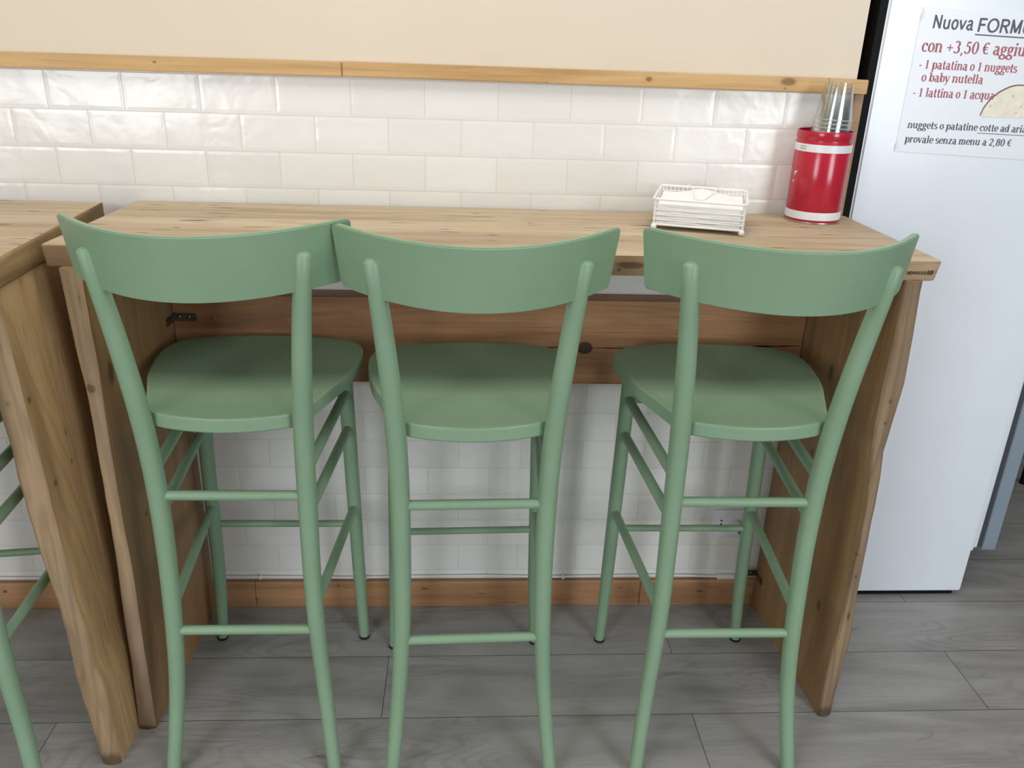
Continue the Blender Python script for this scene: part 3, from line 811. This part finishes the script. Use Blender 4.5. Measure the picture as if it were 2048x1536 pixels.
SY = FY0 - 0.0004
sg = thing('menu_notice', 'laminated white menu notice in Italian stuck to the fridge side', 'notice', (1.622, SY, 1.1815), 0)
def quadm(pts, y0=0.0, th=0.0006):
    bm = bmesh.new(); f = bm.faces.new([bm.verts.new((x, y0, z)) for x, z in pts])
    r = bmesh.ops.extrude_face_region(bm, geom=[f]); bmesh.ops.translate(bm, vec=(0, -th, 0), verts=[v for v in r['geom'] if isinstance(v, bmesh.types.BMVert)])
    return bm
obj('paper', quadm([(0, 0), (.42, -.016), (.42, .278), (.0, .289)], 0, 0.0006), M_paper, sg)
for fp in ([(-.001, -.0012, .262), (.002, -.0026, .272), (.0035, -.0012, .288)], [(-.001, -.0012, .0), (.001, -.0026, .012), (.004, -.0012, .026)]):
    obj('sleeve_fold', tubem(fp, [.0004, .0022, .0004], 8), M_sleeve, sg, True)
def line(body, x, z, xh, width, mat, serif=True):
    o = obj('text_line', drawn_text(body, serif, xh, width), mat, sg, False, (x, -0.0010, z))
    o.rotation_euler = (0, R(0.7), 0)
    return o
L0 = lambda px: px - 1.622
line('Nuova', L0(1.649), .2490, .0180, .0890, M_ink, False)
line('FORMULA', L0(1.7455), .2450, .0188, .163, M_ink, False)
obj('underline', quadm([(L0(1.7445), .2385), (.305, .2330), (.305, .2353), (L0(1.7445), .2408)], -.0007, .0003), M_ink, sg)
line('con +3,50 \u20ac aggiungi', L0(1.636), .2035, .0172, .268, M_redink)
line('- 1 patatina o 1 nuggets', L0(1.638), .1705, .0125, .216, M_redink)
line('o baby nutella', L0(1.649), .1452, .0125, .136, M_redink)
line('- 1 lattina o 1 acqua', L0(1.637), .1145, .0125, .181, M_redink)
line('nuggets o patatine cotte ad aria', L0(1.640), .0495, .0105, .268, M_ink)
obj('underline', quadm([(L0(1.7985), .0422), (.290, .0392), (.290, .0404), (L0(1.7985), .0434)], -.0007, .0003), M_ink, sg)
line('provale senza menu a 2,80 \u20ac', L0(1.640), .0195, .0108, .243, M_ink)
tz = []
for i in range(25):
    a = math.pi * (1 - i / 24)
    tz.append((L0(1.875) + .078 * math.cos(a) * (1.0), .0765 + .066 * math.sin(a) ** 1.2 + .0012 * mnoise.noise(Vector((i * 1.3, 0, 7)))))
tz2 = [(x - .002, z + .0028) for x, z in tz]
pic = obj('printed_picture', quadm(tz2[::-1], -.0006, .0002), M_tacoedge, sg)
obj('tortilla', quadm(tz[::-1], -.0009, .0003), M_taco, pic)

# dark post standing behind the fridge door
tag(obj('post', tubem([(2.640, .648, 0), (2.640, .648, .75)], .011, 12), M_black), 'black metal post standing on the floor beyond the grey fridge door', 'post')

# ------------------------------------------------------------------ red tin with plastic cups
CX, CY = 1.430, -0.0615
tin = thing('tin', 'tall red tin with two white bands, full of clear cups, in counter corner', 'tin', (CX, CY, HT + .0003))
RB = 0.0565
obj('body', lathe([(0, .002), (RB - .003, .002), (RB - .0015, .0008), (RB, .003), (RB, .163), (RB - .0016, .1655), (RB - .0016, .1685), (RB, .171), (RB, .1835), (RB - .001, .1855), (RB - .003, .1845), (RB - .003, .006), (0, .006)], 64), M_red, tin, True)
obj('bottom_rim', lathe([(RB - .002, 0), (RB + .0006, 0), (RB + .0010, .0015), (RB + .0004, .003), (RB - .002, .003)], 64), M_tin, tin, True)
obj('white_band', lathe([(RB + .0001, .0075), (RB + .0004, .0078), (RB + .0004, .0235), (RB + .0001, .0238)], 64), M_band, tin, True)
b2 = obj('white_band', lathe([(RB + .0001, .1445), (RB + .0004, .1448), (RB + .0004, .1595), (RB + .0001, .1598)], 64), M_band, tin, True)
# small grey print at the left end of the upper band
pm = bmesh.new()
for r_ in range(2):
    for i in range(5):
        a = math.pi + 0.30 + .055 * i; rr = RB + .0006
        a2 = a + .03
        z = .1485 + r_ * .0048
        pm.faces.new([pm.verts.new((rr * math.cos(q), rr * math.sin(q), zz)) for q, zz in ((a, z), (a2, z), (a2, z + .0028), (a, z + .0028))])
obj('band_print', pm, plain('grey_print', srgb(150, 140, 138), 0.5), b2)
# white print just turning out of sight on the left of the body
pw = bmesh.new()
for (a0, a1, z0, z1) in ((3.30, 3.45, .099, .102), (3.32, 3.38, .094, .099), (3.26, 3.33, .079, .083)):
    rr = RB + .0004
    pw.faces.new([pw.verts.new((rr * math.cos(q), rr * math.sin(q), zz)) for q, zz in ((a0, z0), (a1, z0 + .003), (a1, z1 + .003), (a0, z1))])
obj('body_print', pw, M_band, tin)

CH = 0.0750
def cup_mesh():
    pr = [(0.0, CH - .0006), (.020, CH - .0006), (.0255, CH), (.0272, CH - .0012), (.0280, CH - .006)]
    for i in range(1, 9):
        t = i / 9
        pr.append((.0280 + .0085 * t + (.0004 if i % 2 else 0), CH - .006 - (CH - .012) * t))
    pr += [(.0372, .0065), (.0374, .0030)]
    return lathe(pr, 40)
cup_me = None
NC, SPC = 23, 0.0082
for i in range(NC):
    z = 1.2485 - i * SPC
    if cup_me is None:
        cu = obj('plastic_cup', cup_mesh(), M_cup, None, True); cup_me = cu
        obj('rim', lathe([(.0374, .0030), (.0394, .0030), (.0399, .0020), (.0394, .0009), (.0384, .0006)], 40), M_cuprim, cu, True)
    else:
        cu = copy_tree(cup_me)
    cu.location = (1.4420 - .0003 * i, -0.0575 - .0001 * i, z)
    cu.rotation_euler = (0, 0.03, 0)
    tag(cu, 'clear plastic cup upside down on the very top of the stack in the red tin' if i == 0 else 'clear plastic cup nested in the red tin stack, under its topmost cup', 'cup', 'clear plastic cups stacked in the tin')

# ------------------------------------------------------------------ napkin basket
BX, BY, BA = 1.164, -0.138, -0.302
BL = 0.179; BH = 0.060; B0 = 0.0105
bk = thing('napkin_basket', 'square white wire napkin basket on ball feet, standing on the counter', 'basket', (BX, BY, HT + .0003), BA)
def rrect(h, r, z, n=6):
    pts = []
    for cx, cy, a0 in ((h - r, h - r, 0), (-h + r, h - r, 90), (-h + r, -h + r, 180), (h - r, -h + r, 270)):
        for j in range(n + 1):
            a = R(a0 + 90 * j / n); pts.append((cx + r * math.cos(a), cy + r * math.sin(a), z))
    return pts
h = BL / 2
obj('top_rim', tubem(rrect(h, .012, BH), .0024, 8, False, True), M_wire, bk, True)
obj('bottom_rim', tubem(rrect(h - .003, .010, B0), .0024, 8, False, True), M_wire, bk, True)
for k in range(4):
    z = B0 + (BH - B0) * (k + 1) / 5
    obj('side_wire', tubem(rrect(h - .0015, .011, z), .0013, 8, False, True), M_wire, bk, True)
up = bmesh.new()
for k in range(19):
    t = -h + .012 + (BL - .024) * k / 18
    tube(up, [(t, h - .0005, BH), (t, h - .003, B0)], .0010, 6)
obj('back_grid', up, M_wire, bk, True)
for sx in (-1, 1):
    for sy in (-1, 1):
        obj('corner_post', tubem([(sx * (h - .004), sy * (h - .004), BH), (sx * (h - .005), sy * (h - .005), .006)], .0020, 8), M_wire, bk, True)
        bm = bmesh.new(); bmesh.ops.create_uvsphere(bm, u_segments=14, v_segments=8, radius=.0062)
        obj('ball_foot', bm, M_wire, bk, True, (sx * (h - .005), sy * (h - .005), .0062))
fl_ = bmesh.new()
for k in range(8):
    t = -h + .02 + (BL - .04) * k / 7
    tube(fl_, [(t, -h + .003, B0), (t, h - .003, B0)], .0010, 6)
obj('floor_grid', fl_, M_wire, bk, True)
# V-shaped hold-down arm hinged on the back rim
arm = bmesh.new()
tube(arm, [(-.034, h + .002, BH + .004), (-.034, h - .001, BH + .006), (-.022, .055, BH + .004), (-.016, .015, BH - .002), (-.012, -.02, BH - .006)], .0014, 8)
tube(arm, [(.042, h + .002, BH + .004), (.042, h - .001, BH + .006), (.026, .055, BH + .004), (.016, .015, BH - .002), (.006, -.02, BH - .006)], .0014, 8)
tube(arm, [(-.012, -.02, BH - .006), (-.003, -.026, BH - .0065), (.006, -.02, BH - .006)], .0014, 8)
obj('hold_down_arm', arm, M_wire, bk, True)

def napkin_mesh(seed, top=False):
    bm = bmesh.new(); n = 22; hw = .0818; g = {}
    for s in (0, 1):
        for i in range(n + 1):
            for j in range(n + 1):
                x = -hw + 2 * hw * i / n; y = -hw + 2 * hw * j / n
                d = max(abs(x), abs(y)) / hw
                z = .0043 * s
                z += .0007 * mnoise.noise(Vector((x * 22 + seed, y * 22, seed))) * (0.4 + d)
                z = max(z, .0038) if s else max(0.0, min(z, .0004))
                if top and s: z += .010 * math.exp(-((x + .004) / .035) ** 2) * (0.5 + 0.5 * y / hw) + .003 * mnoise.noise(Vector((x * 14, y * 14, 3)))
                if top and s: z = max(z, .003)
                g[s, i, j] = bm.verts.new((x + .001 * mnoise.noise(Vector((seed, y * 30, 0))), y + .0012 * mnoise.noise(Vector((seed + 4, x * 30, 0))), z))
    for i in range(n):
        for j in range(n):
            bm.faces.new((g[1, i, j], g[1, i + 1, j], g[1, i + 1, j + 1], g[1, i, j + 1]))
            bm.faces.new((g[0, i, j], g[0, i, j + 1], g[0, i + 1, j + 1], g[0, i + 1, j]))
    for i in range(n):
        bm.faces.new((g[0, i, 0], g[0, i + 1, 0], g[1, i + 1, 0], g[1, i, 0])); bm.faces.new((g[0, i, n], g[1, i, n], g[1, i + 1, n], g[0, i + 1, n]))
        bm.faces.new((g[0, 0, i], g[1, 0, i], g[1, 0, i + 1], g[0, 0, i + 1])); bm.faces.new((g[0, n, i], g[0, n, i + 1], g[1, n, i + 1], g[1, n, i]))
    return bm
NN = 8
for i in range(NN):
    nk = obj('paper_napkin', napkin_mesh(i * 2.7, i == NN - 1), M_napkin, None, True)
    nk.location = (BX + random.uniform(-.001, .001), BY + random.uniform(-.001, .001), HT + B0 + .0018 + i * .0047)
    nk.rotation_euler = (0, 0, BA + random.uniform(-.012, .012))
    tag(nk, 'rumpled white paper napkin lying on top of the pile in the wire basket' if i == NN - 1 else 'flat white paper napkin in the wire basket, under the rumpled top one', 'napkin', 'white paper napkins in the basket')

# ------------------------------------------------------------------ outlet, plug and cable on the wall under the counter
ot = thing('power_outlet', 'white power outlet with three round holes low on the tiled wall under the counter', 'outlet', (1.352, 0, .247))
obj('cover_plate', boxm(-.026, .056, -.009, -.0002, -.040, .040, .003, 3), M_plate, ot, True)
so = obj('socket', boxm(-.013, .007, -.0105, -.0085, -.022, .022, .0008), M_plate, ot)
hb = bmesh.new()
for dz in (-.011, 0, .011):
    v = bmesh.ops.create_cone(hb, cap_ends=True, segments=14, radius1=.0024, radius2=.0024, depth=.0012)['verts']
    bmesh.ops.rotate(hb, matrix=Matrix.Rotation(math.pi / 2, 3, 'X'), verts=v); bmesh.ops.translate(hb, vec=(-.003, -.0106, dz), verts=v)
obj('pin_holes', hb, M_black, so)
pg = thing('power_plug', 'white power plug pushed into the right half of the wall outlet', 'plug', (1.387, -.0092, .244))
obj('plug_body', lathe([(0, 0), (.016, 0), (.0165, .006), (.014, .022), (.009, .027), (0, .028)], 20), M_plate, pg, True).rotation_euler = (math.pi / 2, 0, 0)
obj('cord', tubem([(0, -.027, 0), (.004, -.036, -.006), (.014, -.034, -.03), (.022, -.018, -.075), (.026, .0, -.12), (.030, .003, -.146)], .0028, 8), M_gasket, pg, True)

cb = thing('cable', 'thin white cable running along the top of the wooden skirting board', 'cable', (0, 0, 0))
pts = []
for i in range(141):
    x = -1.5 + 2.915 * i / 140
    z = .0868 + .0022 * mnoise.noise(Vector((x * 6, 2, 0))) + .0014 * math.sin(x * 11 + .6)
    if x > 1.15: z += -.004 * (x - 1.15) / .25
    pts.append((x, -.0058, z))
obj('cord', tubem(pts, .0036, 10), M_cable, cb, True)
for x in (-.24, .170, .437, .95):
    z = min(pts, key=lambda p: abs(p[0] - x))[2]
    obj('cable_clip', boxm(x - .004, x + .004, -.0105, 0, z - .0055, z + .0055, .0015), M_cable, cb, True)
obj('cable_joint', boxm(1.360, 1.425, -.011, -.001, .0745, .0905, .003), M_cable, cb, True)
